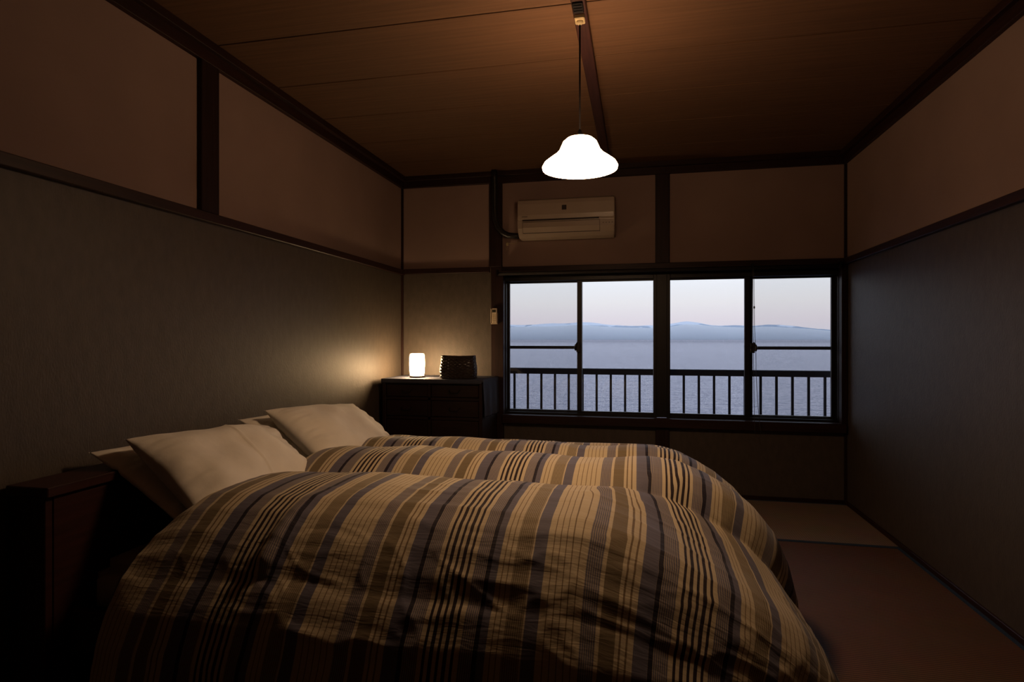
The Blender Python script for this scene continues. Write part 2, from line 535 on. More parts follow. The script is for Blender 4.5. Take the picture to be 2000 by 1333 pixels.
wall_slab('wall_left', 'left wall of taupe fibre paper below beige plaster', [(XL - .12, XL, YB - .12, YF + .25, -.06, 1.78)], [(XL - .12, XL, YB - .12, YF + .25, 1.78, ZC + .02)])
wall_slab('wall_right', 'right wall of dark taupe fibre paper below beige plaster', [(XR, XR + .12, YB - .12, YF + .25, -.06, 1.78)], [(XR, XR + .12, YB - .12, YF + .25, 1.78, ZC + .02)])
wall_slab('wall_back', 'plain rear wall opposite the sea window', [(XL, XR, YB - .12, YB, -.06, 1.78)], [(XL, XR, YB - .12, YB, 1.78, ZC + .02)])
WX0, WX1, WZ0, WZ1 = -1.10, 1.485, 0.565, 1.775
wall_slab('wall_far', 'far wall with the wide sea window',
          [(XL, WX0, YF, YF + .12, -.06, 1.78), (WX0, WX1, YF, YF + .12, -.06, WZ0), (WX1, XR, YF, YF + .12, -.06, 1.78)],
          [(XL, XR, YF, YF + .12, 1.78, ZC + .02)])

# ---- exposed timbers
ntrim = [0]
def trim(b, mat, label, bevel=0.003):
    ntrim[0] += 1
    return tag(boxo('trim_%d' % ntrim[0], b, mat, bevel=bevel), label, 'beam', kind='structure')

# ceiling border: a lower deep beam and a thinner upper lip
for x0, x1, lip0, lip1, side in ((XL, XL + .028, XL, XL + .055, 'left'), (XR - .028, XR, XR - .055, XR, 'right')):
    bm = bmesh.new()
    box(bm, x0, x1, YB, YF - .0, 2.503, 2.56, bevel=.002)
    box(bm, lip0, lip1, YB, YF - .0, 2.556, ZC + .001, bevel=.002)
    ntrim[0] += 1
    tag(obj('trim_%d' % ntrim[0], bm, wood_beam_y), 'dark stained ceiling border beam along the %s wall' % side, 'beam', kind='structure')
bm = bmesh.new()
box(bm, XL + .028, XR - .028, YF - .028, YF, 2.503, 2.56, bevel=.002)
box(bm, XL + .055, XR - .055, YF - .055, YF, 2.556, ZC + .001, bevel=.002)
ntrim[0] += 1
tag(obj('trim_%d' % ntrim[0], bm, wood_beam_x), 'dark stained ceiling border beam over the window wall', 'beam', kind='structure')
# picture rails (nageshi)
trim((XL, XL + .030, YB, YF - .001, 1.762, 1.806), wood_beam_y, 'dark stained rail along the left wall above the bed')
trim((XR - .030, XR, YB, YF - .001, 1.762, 1.806), wood_beam_y, 'dark stained rail along the right wall')
trim((XL + .030, -1.198, YF - .026, YF, 1.768, 1.812), wood_beam_x, 'short stained rail on the far wall above the chest')
trim((-1.092, 1.475, YF - .045, YF + .02, 1.762, 1.808), wood_beam_x, 'long stained head rail above the sea window')
# posts
trim((-1.199, -1.092, YF - .032, YF + .01, 1.812, 2.503), wood_post, 'stained post left of the air conditioner')
trim((-1.182, -1.078, YF - .030, YF + .03, -0.0, 1.812), wood_post, 'stained post between the chest and the window')
trim((.137, .242, YF - .030, YF + .01, 1.808, 2.503), wood_post, 'stained post right of the air conditioner')
trim((.137, .242, YF - .020, YF + .01, 0.0, .53), wood_post, 'stained post below the window sill')
trim((XL, XL + .026, 2.345, 2.462, 1.806, 2.503), wood_post, 'stained post on the upper left wall')
trim((XL, XL + .018, YF - .018, YF, 0, 2.503), wood_post, 'thin corner post behind the chest', .002)
trim((XR - .018, XR, YF - .018, YF, 0, 2.503), wood_post, 'thin corner post right of the window', .002)
# sill and jamb
trim((-1.085, 1.49, YF - .055, YF + .03, .528, .596), wood_beam_x, 'stained window sill')
trim((1.462, 1.500, YF - .035, YF + .03, .596, 1.762), wood_post, 'stained right jamb of the window')
trim((.148, .228, YF + .035, YF + .13, .596, 1.775), alu, 'dark mullion between the two windows')
# ceiling batten
trim((-.262, -.204, YB, YF - .055, ZC - .030, ZC + .002), wood_batten, 'dark stained batten along the middle of the ceiling')

for side, b in (('left', (XL, XL + .014, YB, YF, 0.0, .028)), ('right', (XR - .014, XR, YB, YF, 0.0, .028)), ('far', (XL + .014, XR - .014, YF - .014, YF, 0.0, .028))):
    tag(boxo('baseboard_' + side, b, wood_beam_y if side != 'far' else wood_beam_x, bevel=.002), 'thin dark baseboard strip on the %s wall' % side, 'baseboard', kind='structure')

# ---- windows
def ring(bm, x0, x1, z0, z1, y0, y1, wl_, wr_, wb_, wt_, bevel=.002):
    box(bm, x0, x0 + wl_, y0, y1, z0, z1, bevel)
    box(bm, x1 - wr_, x1, y0, y1, z0, z1, bevel)
    box(bm, x0 + wl_, x1 - wr_, y0, y1, z0, z0 + wb_, bevel)
    box(bm, x0 + wl_, x1 - wr_, y0, y1, z1 - wt_, z1, bevel)

def window(n, x0, x1, sashes, label, outer, lock):
    w = tag(empty('window_%d' % n, ((x0 + x1) / 2, YF + .1, .596)), label, 'window', kind='structure')
    bm = bmesh.new(); ring(bm, x0, x1, .586, 1.77, YF + .035, YF + .165, .026, .026, .026, .075)
    box(bm, x0 + .026, x1 - .026, YF + .075, YF + .080, .612, .622)
    obj('window_frame', bm, alu, w)
    for k, (a, b, y, gl, gr) in enumerate(sashes):
        bm = bmesh.new()
        ring(bm, a, b, .600, 1.735, y - .014, y + .014, gl - a, b - gr, .628 - .600, 1.735 - 1.682)
        s = obj('sash', bm, alu, w)
        boxo('pane', (gl - .006, gr + .006, y - .0015, y + .0015, .622, 1.688), glass_m, s)
    # insect screen parked in front of the outer sash
    a, b = outer
    bm = bmesh.new()
    ring(bm, a, b, .596, 1.74, YF + .150, YF + .164, .018, .018, .022, .030)
    sc = obj('insect_screen', bm, alu, w)
    boxo('middle_rail', (a + .018, b - .018, YF + .150, YF + .164, 1.133, 1.158), alu, sc)
    bm = bmesh.new()
    vs = [bm.verts.new(p) for p in ((a + .016, YF + .157, .61), (b - .016, YF + .157, .61), (b - .016, YF + .157, 1.715), (a + .016, YF + .157, 1.715))]
    bm.faces.new(vs)
    obj('mesh_panel', bm, screen_m, sc)
    # crescent lock
    lx, dirn = lock
    yl = YF + .045
    bm = bmesh.new()
    box(bm, lx - .016, lx + .016, yl - .010, yl + .012, 1.108, 1.186, .004)
    box(bm, lx - .008 + dirn * .020, lx + .008 + dirn * .020, yl - .028, yl - .006, 1.122, 1.172, .004)
    tube(bm, [(lx + dirn * .006, yl - .016, 1.190), (lx + dirn * .016, yl - .026, 1.168), (lx + dirn * .026, yl - .030, 1.147), (lx + dirn * .020, yl - .026, 1.125)], [.005, .008, .009, .006], 8)
    obj('crescent_lock', bm, lockm, w)
    return w

window(1, -1.096, .150, [(-1.090, -.443, YF + .112, -1.053, -.481), (-.482, .160, YF + .076, -.443, .146)], 'left pair of black framed sliding windows with insect screen on its left side', (-1.085, -.452), (-.470, -1))
window(2, .226, 1.486, [(.218, .848, YF + .076, .231, .808), (.826, 1.470, YF + .112, .872, 1.432)], 'right pair of black framed sliding windows with insect screen on its right side', (.842, 1.462), (.862, 1))

# ================================================================== OUTSIDE
rail = tag(empty('balcony_railing', (.2, 5.15, -.1)), 'dark balcony railing with thin balusters outside the sea window', 'railing')
boxo('top_rail', (-1.9, 2.5, 5.125, 5.175, .908, .960), rail_m, rail, .004)
boxo('bottom_rail', (-1.9, 2.5, 5.13, 5.17, .30, .34), rail_m, rail, .004)
bl = None
for k in range(-7, 31):
    x = -1.074 + .1213 * k
    if bl is None:
        bm = bmesh.new(); box(bm, -.0095, .0095, -.0095, .0095, 0, .569, .002)
        bl = obj('baluster', bm, rail_m, rail, loc=(0, 0, 0))
        bl.location = Vector((x, 5.15, .339)) - WL[rail.name]
    else:
        inst(bl, (x, 5.15, .339), rail)
for x in (-1.86, 2.46):
    boxo('post', (x - .02, x + .02, 5.13, 5.17, -.1, .91), rail_m, rail, .003)
tag(boxo('balcony_slab', (-4, 4.5, YF + .12, 5.45, -.25, -.1), ground_m, bevel=.01), 'narrow concrete ledge under the balcony railing', 'ledge', kind='structure')

SEA_Z = -20.0
bm = bmesh.new()
vs = [bm.verts.new(p) for p in ((-70000, 8, SEA_Z), (70000, 8, SEA_Z), (70000, 60000, SEA_Z), (-70000, 60000, SEA_Z))]
bm.faces.new(vs)
tag(obj('sea', bm, sea_m, loc=(0, 0, SEA_Z)), 'calm violet grey sea beyond the window', 'sea', kind='stuff')

# mountain range 30 km across the bay
prof = [(-1.2, 24), (-0.7, 27), (-.25, 28), (-.22, 28), (-.13, 30), (-.095, 33), (-.04, 27), (.02, 25), (.05, 27), (.078, 33), (.10, 31), (.13, 27), (.17, 25), (.2, 27), (.235, 24.5), (.27, 21), (.30, 16.5), (.4, 13), (.6, 16), (1.2, 12)]
RANGE_X = np.array([p[0] for p in prof]); RANGE_H = np.array([p[1] for p in prof])
def mountains():
    D0, DR, D1 = 26000.0, 30000.0, 36000.0
    nx, ny = 620, 26
    px, ph = RANGE_X, RANGE_H
    P = np.zeros((nx, ny, 3))
    for i in range(nx):
        tx = -1.2 + 2.4 * i / (nx - 1)
        base = np.interp(tx, px, ph) * 26.5
        for j in range(ny):
            f = j / (ny - 1)
            y = D0 + (D1 - D0) * f
            x = tx * y
            g = (y - D0) / (DR - D0) if y < DR else (D1 - y) / (D1 - DR)
            nz = noise.fractal(Vector((x / 2600, y / 2600, 3)), 1.0, 2.1, 6)
            rg = 1 - abs(noise.noise(Vector((x / 1700, y / 2400, 8)))) * 1.5
            z = base * (g ** .8) * (0.94 + .16 * rg * (1 - .3 * g)) + nz * 70 * min(1, g * 1.6) - 10
            P[i, j] = (x, y, max(z, -25) - 4)
    return grid_mesh('mountain_range', P, None, mountain_m, None, (0, 30000, 0))
tag(mountains(), 'pale blue snow-dusted mountain range across the water', 'mountains')
def haze_bank():
    bm = bmesh.new()
    n = 160
    cols_ = []
    for i in range(n):
        tx = -1.15 + 2.3 * i / (n - 1)
        h = float(np.interp(tx, RANGE_X, RANGE_H)) * 26.5
        y0, y1 = 24000.0, 29600.0
        cols_.append([bm.verts.new(p) for p in ((tx * y0, y0, SEA_Z + 1), (tx * y0, y0, .84 * h * y0 / 30000), (tx * y1, y1, .84 * h), (tx * y1, y1, SEA_Z + 1))])
    for a_, b_ in zip(cols_, cols_[1:]):
        for k in range(4):
            bm.faces.new((a_[k], a_[(k + 1) % 4], b_[(k + 1) % 4], b_[k]))
    bm.faces.new(cols_[0][::-1]); bm.faces.new(cols_[-1])
    return obj('sea_haze', bm, haze_m)
tag(haze_bank(), 'bluish haze over the water before the mountains', 'haze', kind='stuff')

# ================================================================== BED
bed = tag(empty('bed', (-.8, 2.48, 0)), 'red-brown wooden bed with a flat plank headboard against the left wall', 'bed')
boxo('headboard_shelf', (-1.966, -1.800, 1.495, 3.50, .716, .748), bed_m, bed, .003)
boxo('headboard_end', (-1.966, -1.822, 1.505, 1.530, 0, .716), bed_m, bed, .002)
boxo('headboard_end', (-1.966, -1.822, 3.465, 3.490, 0, .716), bed_m, bed, .002)
boxo('headboard_panel', (-1.834, -1.818, 1.530, 3.465, .02, .716), bed_m, bed, .001)
for y0 in (1.575, 3.415):
    boxo('side_rail', (-1.815, .07, y0, y0 + .03, .20, .33), bed_m, bed, .003)
boxo('foot_rail', (.04, .07, 1.605, 3.415, .20, .33), bed_m, bed, .003)
for x in (-.01,):
    for y0 in (1.61, 3.36):
        boxo('leg', (x, x + .05, y0, y0 + .05, 0, .21), bed_m, bed, .003)
sl = None
for k in range(13):
    x = -1.74 + k * .142
    if sl is None:
        bm = bmesh.new(); box(bm, -.045, .045, -.88, .88, 0, .018, .002)
        sl = obj('slat', bm, bed_m, bed, loc=(0, 0, 0)); sl.location = Vector((x, 2.50, .262)) - WL[bed.name]
    else:
        inst(sl, (x, 2.50, .262), bed)

bm = bmesh.new()
box(bm, -1.80, .03, 1.62, 3.40, .281, .47, bevel=.0)
bmesh.ops.bevel(bm, geom=list(bm.edges), offset=.05, segments=4, affect='EDGES')
tag(obj('mattress', bm, sheet_m, smooth=True), 'pale cotton mattress under the striped duvet', 'mattress')

def pillow(label, top_near, yaw_v, tilt, L, W, T, seed, seam=None):
    V = Vector((-math.cos(tilt), yaw_v, math.sin(tilt))).normalized()
    U = Vector((0, 1, 0)); U = (U - V * U.dot(V)).normalized()
    N = U.cross(V).normalized()
    cen = Vector(top_near) + U * (L / 2) - V * (W / 2)
    ns, nt = 121, 73
    bm = bmesh.new()
    grids = []
    for sg in (1, -1):
        g = []
        for i in range(ns):
            row = []
            for j in range(nt):
                s = -1 + 2 * i / (ns - 1); t = -1 + 2 * j / (nt - 1)
                cs = s * (1 - .055 * (1 - t * t) * abs(s) ** 2)
                ct = t * (1 - .085 * (1 - s * s) * abs(t) ** 2)
                h = T / 2 * max(0.0, (1 - abs(s) ** 2.6) * (1 - abs(t) ** 2.6)) ** .55
                edge = min(1.0, (1 - max(abs(s), abs(t))) * 6)
                pv = Vector((s * 2.2 + seed, t * 1.6 + seed * 3, sg))
                h *= 1 + .16 * noise.noise(pv * .9)
                h += edge * .010 * noise.noise(Vector((s * 3 + seed, t * 2.4, 5.0 + sg)))
                # gathers running in from the short ends
                end = max(0.0, abs(s) - .55) / .45
                h += edge * end * .013 * noise.noise(Vector((s * 3, t * 9 + seed, 2)))
                if seam is not None and sg > 0:
                    d = (s - seam - .05 * t * t) / .012
                    h += edge * (.0035 * math.exp(-d * d) + (.0025 if s > seam + .05 * t * t else 0))
                row.append(bm.verts.new(cen + U * (cs * L / 2) + V * (ct * W / 2) + N * (sg * h)))
            g.append(row)
        for i in range(ns - 1):
            for j in range(nt - 1):
                f = bm.faces.new((g[i][j], g[i + 1][j], g[i + 1][j + 1], g[i][j + 1]))
                f.smooth = True
    bmesh.ops.remove_doubles(bm, verts=bm.verts, dist=1e-5)
    for v in bm.verts:      # the pillow gives way over the headboard shelf
        if v.co.x < -1.790 and v.co.z < .752:
            v.co.z = .752
    return tag(obj('pillow', bm, pillow_m, smooth=True), label, 'pillow', 'ivory pillows against the headboard')

T35 = math.radians(36)
pillow('front pillow of the pair nearest the camera, ivory with a sewn seam', (-1.795, 1.770, .857), .12, T35, .72, .46, .20, 1.3, seam=.03)
pillow('rear pillow of the pair nearest the camera, tucked under the seamed one', (-1.905, 1.730, .812), .02, math.radians(31), .70, .46, .10, 4.1)
pillow('front pillow of the pair by the bedside lamp, ivory and plump', (-1.795, 2.575, .865), .12, T35, .76, .46, .20, 7.7)
pillow('rear pillow of the pair by the bedside lamp, mostly in shadow', (-1.905, 2.53, .822), .02, math.radians(31), .72, .46, .10, 9.2)

# ---- duvet
def duvet():
    xs, yn, yfar = .06, 1.78, 3.12
    a0, a1 = -1.535, xs + .90
    b0, b1 = yn - .86, yfar + .80
    NA, NB = 360, 330
    R = np.array([0, .1, .2, .3, .4, .5, .6, .7, .8, .95, 1.3])
    Hh = np.array([0, .099, .194, .283, .362, .425, .468, .492, .503, .512, .53])
    Vv = np.array([0, .012, .045, .092, .155, .232, .322, .418, .515, .600, .610])
    aa = np.linspace(a0, a1, NA); bb = np.linspace(b0, b1, NB)
    A, B = np.meshgrid(aa, bb, indexing='ij')
    nf = np.clip((2.42 - B) / .45, 0, 1); nf = nf * nf * (3 - 2 * nf)
    xs = .05 - .22 * nf
    ea = np.maximum(A - xs, 0)
    eb = np.where(B < yn, yn - B, np.maximum(B - yfar, 0))
    sb = np.where(B < yn, -1.0, 1.0)
    r = np.hypot(ea, eb) + 1e-9
    Hr = np.interp(r, R, Hh); Vr = np.interp(r, R, Vv)
    X = np.minimum(A, xs) + Hr * ea / r * (1 + .40 * nf)
    Y = np.clip(B, yn, yfar) + Hr * eb / r * sb * np.where(B < yn, .78, .85)
    # smooth the piecewise profile a little through the table; top height
    Z = .640 - Vr - nf * (ea / r) * .075 * np.sin(np.pi * np.clip(r / .75, 0, 1))
    # the top slopes gently down towards the foot and the head end
    Z += -.030 * np.clip((A + .1) / 1.0, 0, 1) ** 2
    Z += -.060 * np.clip((-1.30 - A) / .24, 0, 1) ** 2 * np.clip(1 - eb / .4, 0, 1)
    P = np.stack([X, Y, np.maximum(Z, .012)], -1)
    da = np.gradient(P, axis=0); db = np.gradient(P, axis=1)
    Nn = np.cross(da, db); Nn /= np.linalg.norm(Nn, axis=2, keepdims=True) + 1e-12
    disp = np.zeros((NA, NB))
    valleys = [.70, 1.40, 2.27, 2.79, 3.13, 3.62, 4.4]
    amps = [.03, .058, .068, .048, .045, .03]
    for i in range(NA):
        a = aa[i]
        wob = .045 * noise.noise(Vector((a * 1.6, 3.3, 0))) + .02 * noise.noise(Vector((a * 5, 1.3, 0)))
        am = 1 + .35 * noise.noise(Vector((a * 2.3, 9.1, 0)))
        for j in range(NB):
            b = bb[j]
            d = 0.0
            for k in range(len(valleys) - 1):
                v0 = valleys[k] + wob; v1 = valleys[k + 1] + wob
                if v0 <= b < v1:
                    t = (b - v0) / (v1 - v0)
                    if k == 1: t = t ** 1.6
                    d = amps[k] * am * (1 - abs(2 * t - 1) ** 2.3)
                    # soft cross quilting
                    break
            hem = min(1.0, (a - a0) / .10)
            d *= hem ** .5
            big = noise.noise(Vector((a * 1.9 + 4, b * 1.9, .5)))
            mid = noise.noise(Vector((a * 4.5, b * 7.0, 2.5)))
            rid = 1 - abs(noise.noise(Vector((a * 3.2 + .35 * mid, b * 9.0 + a * 1.2, 7.5))))
            fin = noise.noise(Vector((a * 11, b * 26, 4.5)))
            near = min(1.0, max(0.0, (1.75 - b) / .25))
            calm = .3 + .7 * min(1.0, max(0.0, (a + 1.35) / .5))
            d += .007 * big * calm + .0045 * mid * calm + (.003 + .002 * near) * calm * (rid ** 5) + .0012 * fin
            if near > 0:
                dg = 1 - abs(noise.noise(Vector((a * 5.5 + b * 4.0, b * 6.5 - a * 2.0, 12.5))))
                d += near * calm * .005 * dg ** 10
            # loose tucked flap on the near shoulder
            if 1.40 < b < 1.92 and -1.35 < a < -.75:
                cx = -1.085 + .10 * (b - 1.45)
                w = .030
                g = math.exp(-((a - cx) / w) ** 2)
                ends = max(0.0, min(1.0, (b - 1.43) / .05)) * max(0.0, min(1.0, (1.90 - b) / .30))
                d += .026 * g * ends
            disp[i, j] = d
    P = P + Nn * disp[..., None]
    P[..., 2] = np.maximum(P[..., 2], .012)
    o = grid_mesh('duvet', P, np.stack([A + .30 * nf * ea, B], -1), duvet_m, None, (-.5, 2.45, 0))
    md = o.modifiers.new('thickness', 'SOLIDIFY')
    md.thickness = .022
    md.offset = -1
    return tag(o, 'puffy duvet with cream, grey and dark brown stripes spread over the bed', 'duvet')
duvet()

# ================================================================== CHEST IN THE CORNER
CX0, CX1, CY0, CY1, CZ = -1.925, -1.128, 4.235, 4.715, .905
chest = tag(empty('chest_of_drawers', ((CX0 + CX1) / 2, (CY0 + CY1) / 2, 0)), 'dark lacquered wooden chest of drawers in the corner by the window', 'chest')
bm = bmesh.new()
box(bm, CX0, CX0 + .028, CY0, CY1, .0, CZ, .003)
box(bm, CX1 - .028, CX1, CY0, CY1, .0, CZ, .003)
box(bm, CX0 + .028, CX1 - .028, CY0, CY1, CZ - .032, CZ, .002)
box(bm, CX0 + .028, CX1 - .028, CY0 + .004, CY1, .06, .09, .002)
box(bm, CX0 + .028, CX1 - .028, CY1 - .015, CY1, .09, CZ - .032)
for z in (.752, .604, .35):
    box(bm, CX0 + .028, CX1 - .028, CY0 + .003, CY1 - .015, z, z + .020)
xm = -1.545
box(bm, xm - .011, xm + .011, CY0 + .003, CY1 - .015, .37, CZ - .032)
obj('body', bm, tansu_m, chest)
for z0, z1 in ((.772, CZ - .032), (.624, .752), (.37, .604)):
    for x0, x1 in ((CX0 + .028, xm - .011), (xm + .011, CX1 - .028)):
        d = boxo('drawer', (x0 + .003, x1 - .003, CY0 + .008, CY0 + .40, z0 + .003, z1 - .003), tansu_m, chest, .004)
        xc, zc = (x0 + x1) / 2, (z0 + z1) / 2
        bm = bmesh.new()
        tube(bm, [(xc - .04, CY0 + .008, zc + .008), (xc - .038, CY0 - .006, zc + .004), (xc - .026, CY0 - .008, zc - .014), (xc + .026, CY0 - .008, zc - .014), (xc + .038, CY0 - .006, zc + .004), (xc + .04, CY0 + .008, zc + .008)], .0035, 6)
        obj('handle', bm, iron_m, d)
d = boxo('drawer', (CX0 + .031, CX1 - .031, CY0 + .008, CY0 + .40, .093, .347), tansu_m, chest, .004)

# runner cloth: lies on the top, hangs over the right side, short lip in front
def runner():
    a = np.linspace(0, 1, 90); bgrid = np.linspace(0, 1, 50)
    x0, xe, drop = CX0 - .004, CX1 + .008, .255
    top = CZ + .004
    Ltop = xe - x0
    P = np.zeros((90, 50, 3))
    for i, u in enumerate(a):
        s = u * (Ltop + drop + .02)
        for j, v in enumerate(bgrid):
            tt = v * (CY1 - CY0 + .040)
            y = CY1 + .008 - tt if False else CY0 - .012 + max(0, tt - .030)
            zf = top - max(0, .030 - tt)
            w = noise.noise(Vector((s * 5, tt * 7, 1)))
            if s < Ltop - .012:
                x, z = x0 + s, zf + .0012 * max(0, w)
            else:
                q = s - (Ltop - .012)
                ang = min(q / .018, 1) * math.pi / 2
                x = xe - .012 + .012 * math.sin(ang) + .012 * max(0, min(1, (q - .02) / .2)) * (.6 + math.sin(tt * 34 + 1) * .6)
                z = top - .012 * (1 - math.cos(ang)) - max(0, q - .018) * (1 + .05 * v)
                if zf < top: z -= (top - zf) * .3
            P[i, j] = (x, y, z)
    o = grid_mesh('table_runner', P, None, cloth_m, None, ((CX0 + CX1) / 2, (CY0 + CY1) / 2, CZ))
    md = o.modifiers.new('thickness', 'SOLIDIFY'); md.thickness = .002; md.offset = 1
    return tag(o, 'blue-grey linen runner covering the chest and hanging down its right side', 'cloth')
runner()

# table lamp
LX, LY, LZ = -1.705, 4.40, CZ + .0075
tl = tag(empty('table_lamp', (LX, LY, LZ)), 'small glowing cylindrical table lamp on the chest beside the basket', 'lamp')
bm = bmesh.new()
lathe(bm, [(0, LZ), (.055, LZ), (.060, LZ + .004), (.060, LZ + .012), (.054, LZ + .014), (0, LZ + .014)], LX, LY)
obj('base', bm, lamp_base_m, tl)
bm = bmesh.new()
lathe(bm, [(.052, LZ + .0145), (.0555, LZ + .03), (.0590, LZ + .07), (.0605, LZ + .11), (.0595, LZ + .15), (.0570, LZ + .178), (.0535, LZ + .186), (.040, LZ + .189), (0, LZ + .190)], LX, LY)
s = obj('lamp_shade', bm, table_m, tl); s['label'] = 'glowing white glass shade'
bm = bmesh.new()
tube(bm, [(LX + .058, LY + .01, LZ + .005), (LX + .10, LY + .05, LZ + .004), (LX + .15, LY + .09, LZ + .004), (LX + .175, LY + .085, LZ + .006), (LX + .19, LY + .08, LZ + .010)], .003, 6)
box(bm, LX + .166, LX + .196, LY + .070, LY + .093, LZ + .001, LZ + .018, .003)
obj('power_cord', bm, cordm, tl)

# woven basket
def basket():
    root = tag(empty('woven_basket', (-1.355, 4.375, CZ + .007)), 'dark woven basket box on the chest right of the table lamp', 'basket')
    z0 = CZ + .0075
    ang = math.radians(9)
    ca, sa = math.cos(ang), math.sin(ang)
    NU, NV = 200, 44
    hx, hy, Hb = .134, .095, .172
    def pt(u, v, off):
        # rounded rectangle perimeter, squarer towards the bottom
        th = 2 * math.pi * u
        n_ = 5.0
        cx, cy = math.cos(th), math.sin(th)
        k = (abs(cx) ** n_ + abs(cy) ** n_) ** (-1 / n_)
        belly = 1 + .045 * math.sin(math.pi * min(1, v * 1.25)) - .055 * v
        x = hx * belly * k * cx + off * cx
        y = hy * belly * k * cy + off * cy
        sag = .010 * (cx * k) ** 2 * v
        return Vector((-1.355 + x * ca - y * sa, 4.375 + x * sa + y * ca, z0 + v * Hb - .006 * v + sag * .6))
    bm = bmesh.new()
    g = []
    for j in range(NV):
        row = []
        v = j / (NV - 1)
        for i in range(NU):
            st = (i // 4)
            course = (j // 3)
            ph = (i % 4) / 4 * math.pi
            off = (.0028 if (st + course) % 2 else -.0010) * (math.sin(ph) * .8 + .2) + .0016 * (1 if j % 3 else 0) + .0016 * noise.noise(Vector((i * .21, j * .3, 2)))
            row.append(bm.verts.new(pt(i / NU, v, off)))
        g.append(row)
    for j in range(NV - 1):
        for i in range(NU):
            bm.faces.new((g[j][i], g[j][(i + 1) % NU], g[j + 1][(i + 1) % NU], g[j + 1][i]))
    bm.faces.new(g[0][::-1])
    lid = [bm.verts.new(v.co - Vector((0, 0, .008)) + (Vector((-1.355, 4.375, v.co.z)) - v.co) * .06) for v in g[-1]]
    for i in range(NU):
        bm.faces.new((g[-1][i], g[-1][(i + 1) % NU], lid[(i + 1) % NU], lid[i]))
    bm.faces.new(lid)
    obj('body', bm, basket_m, root)
    bm = bmesh.new()
    pts = [pt(k / 72, 1.0, -.001) for k in range(73)]
    tube(bm, pts, .0045, 6)
    obj('rim', bm, basket_m, root)
basket()

# ================================================================== PENDANT LAMP
PX, PY = -.236, 2.472
pend = tag(empty('pendant_lamp', (PX, PY, 1.92)), 'glowing milk glass pendant lamp hanging from the ceiling batten', 'lamp')
bm = bmesh.new()
lathe(bm, [(.150, 1.9275), (.1560, 1.927), (.1575, 1.936), (.150, 1.950), (.127, 1.968), (.103, 1.985), (.086, 2.004), (.078, 2.022), (.070, 2.040), (.055, 2.053), (.030, 2.059), (.012, 2.0605)], PX, PY, 72)
o = obj('lamp_shade', bm, pendant_m, pend); o['label'] = 'flared milk glass shade, brightly lit'
bm = bmesh.new()
lathe(bm, [(.150, 1.9275), (.120, 1.962), (.097, 1.980), (.080, 2.000), (.070, 2.020), (.050, 2.045), (.012, 2.052)], PX, PY, 72)
obj('shade_lining', bm, pendant_in, pend)
bm = bmesh.new()
lathe(bm, [(0, 1.930), (.015, 1.932), (.026, 1.942), (.030, 1.958), (.026, 1.976), (.016, 1.994), (.013, 2.01), (0, 2.012)], PX, PY, 24)
o = obj('bulb', bm, bulb_m, pend)
bm = bmesh.new()
lathe(bm, [(0, 2.056), (.020, 2.056), (.021, 2.064), (.012, 2.074), (.006, 2.090), (0, 2.092)], PX, PY, 24)
obj('holder_cap', bm, cordm, pend)
bm = bmesh.new()
tube(bm, [(PX, PY, 2.085), (PX, PY, 2.30), (PX, PY, 2.53)], .0035, 8)
obj('cord', bm, cordm, pend)
bm = bmesh.new()
box(bm, PX - .021, PX + .021, PY - .026, PY + .026, ZC - .050, ZC - .029, .004)
lathe(bm, [(.015, ZC - .050), (.015, ZC - .054), (.008, ZC - .062), (0, ZC - .064)], PX, PY, 20)
o = obj('ceiling_socket', bm, ivory, pend); o['label'] = 'ivory plastic ceiling socket'
bm = bmesh.new()
box(bm, PX - .022, PX + .022, PY - .115, PY - .045, ZC - .040, ZC - .029, .003)
for k in range(3):
    box(bm, PX - .017, PX + .017, PY - .108 + k * .02, PY - .100 + k * .02, ZC - .043, ZC - .039)
obj('socket_bracket', bm, iron_m, pend)

# ================================================================== AIR CONDITIONER
ac = tag(empty('air_conditioner', (-.548, YF, 2.0)), 'white wall-mounted air conditioner above the window', 'air conditioner')
X0, X1 = -.924, -.171
bm = bmesh.new()
extrude_x(bm, [(YF - .001, 2.318), (4.575, 2.318), (4.548, 2.300), (4.545, 2.140), (4.550, 2.085), (4.575, 2.040), (4.610, 2.020), (4.66, 2.012), (YF - .001, 2.020)], X0, X1)
bmesh.ops.bevel(bm, geom=[e for e in bm.edges if abs(e.verts[0].co.x - e.verts[1].co.x) < 1e-5], offset=.007, segments=2, affect='EDGES')
body = obj('body', bm, ac_white, ac)
bm = bmesh.new()
extrude_x(bm, [(4.548, 2.302), (4.534, 2.298), (4.530, 2.27), (4.530, 2.185), (4.533, 2.168), (4.536, 2.152), (4.548, 2.150)], X0 + .004, X1 - .004)
bmesh.ops.bevel(bm, geom=[e for e in bm.edges if abs(e.verts[0].co.x - e.verts[1].co.x) < 1e-5], offset=.004, segments=2, affect='EDGES')
fp = obj('front_panel', bm, ac_white, ac)
bm = bmesh.new(); box(bm, -.884, -.288, 4.537, 4.548, 2.1405, 2.1490)
obj('intake_slot', bm, ac_dark, ac)
bm = bmesh.new()
extrude_x(bm, [(4.548, 2.132), (4.539, 2.129), (4.540, 2.088), (4.561, 2.051), (4.568, 2.052), (4.55, 2.09)], -.882, -.284)
obj('louver_flap', bm, ac_white, ac)
bm = bmesh.new()
extrude_x(bm, [(4.549, 2.134), (4.5405, 2.131), (4.541, 2.086), (4.563, 2.046), (4.588, 2.029), (4.6, 2.036)], -.280, X1 - .004)
obj('display_panel', bm, ac_white, ac)
bm = bmesh.new()
extrude_x(bm, [(4.5475, 2.1335), (4.5435, 2.1335), (4.5440, 2.086), (4.5665, 2.0475), (4.575, 2.0480), (4.56, 2.09)], -.8850, -.2815)
obj('flap_gap', bm, ac_dark, ac)
bm = bmesh.new()
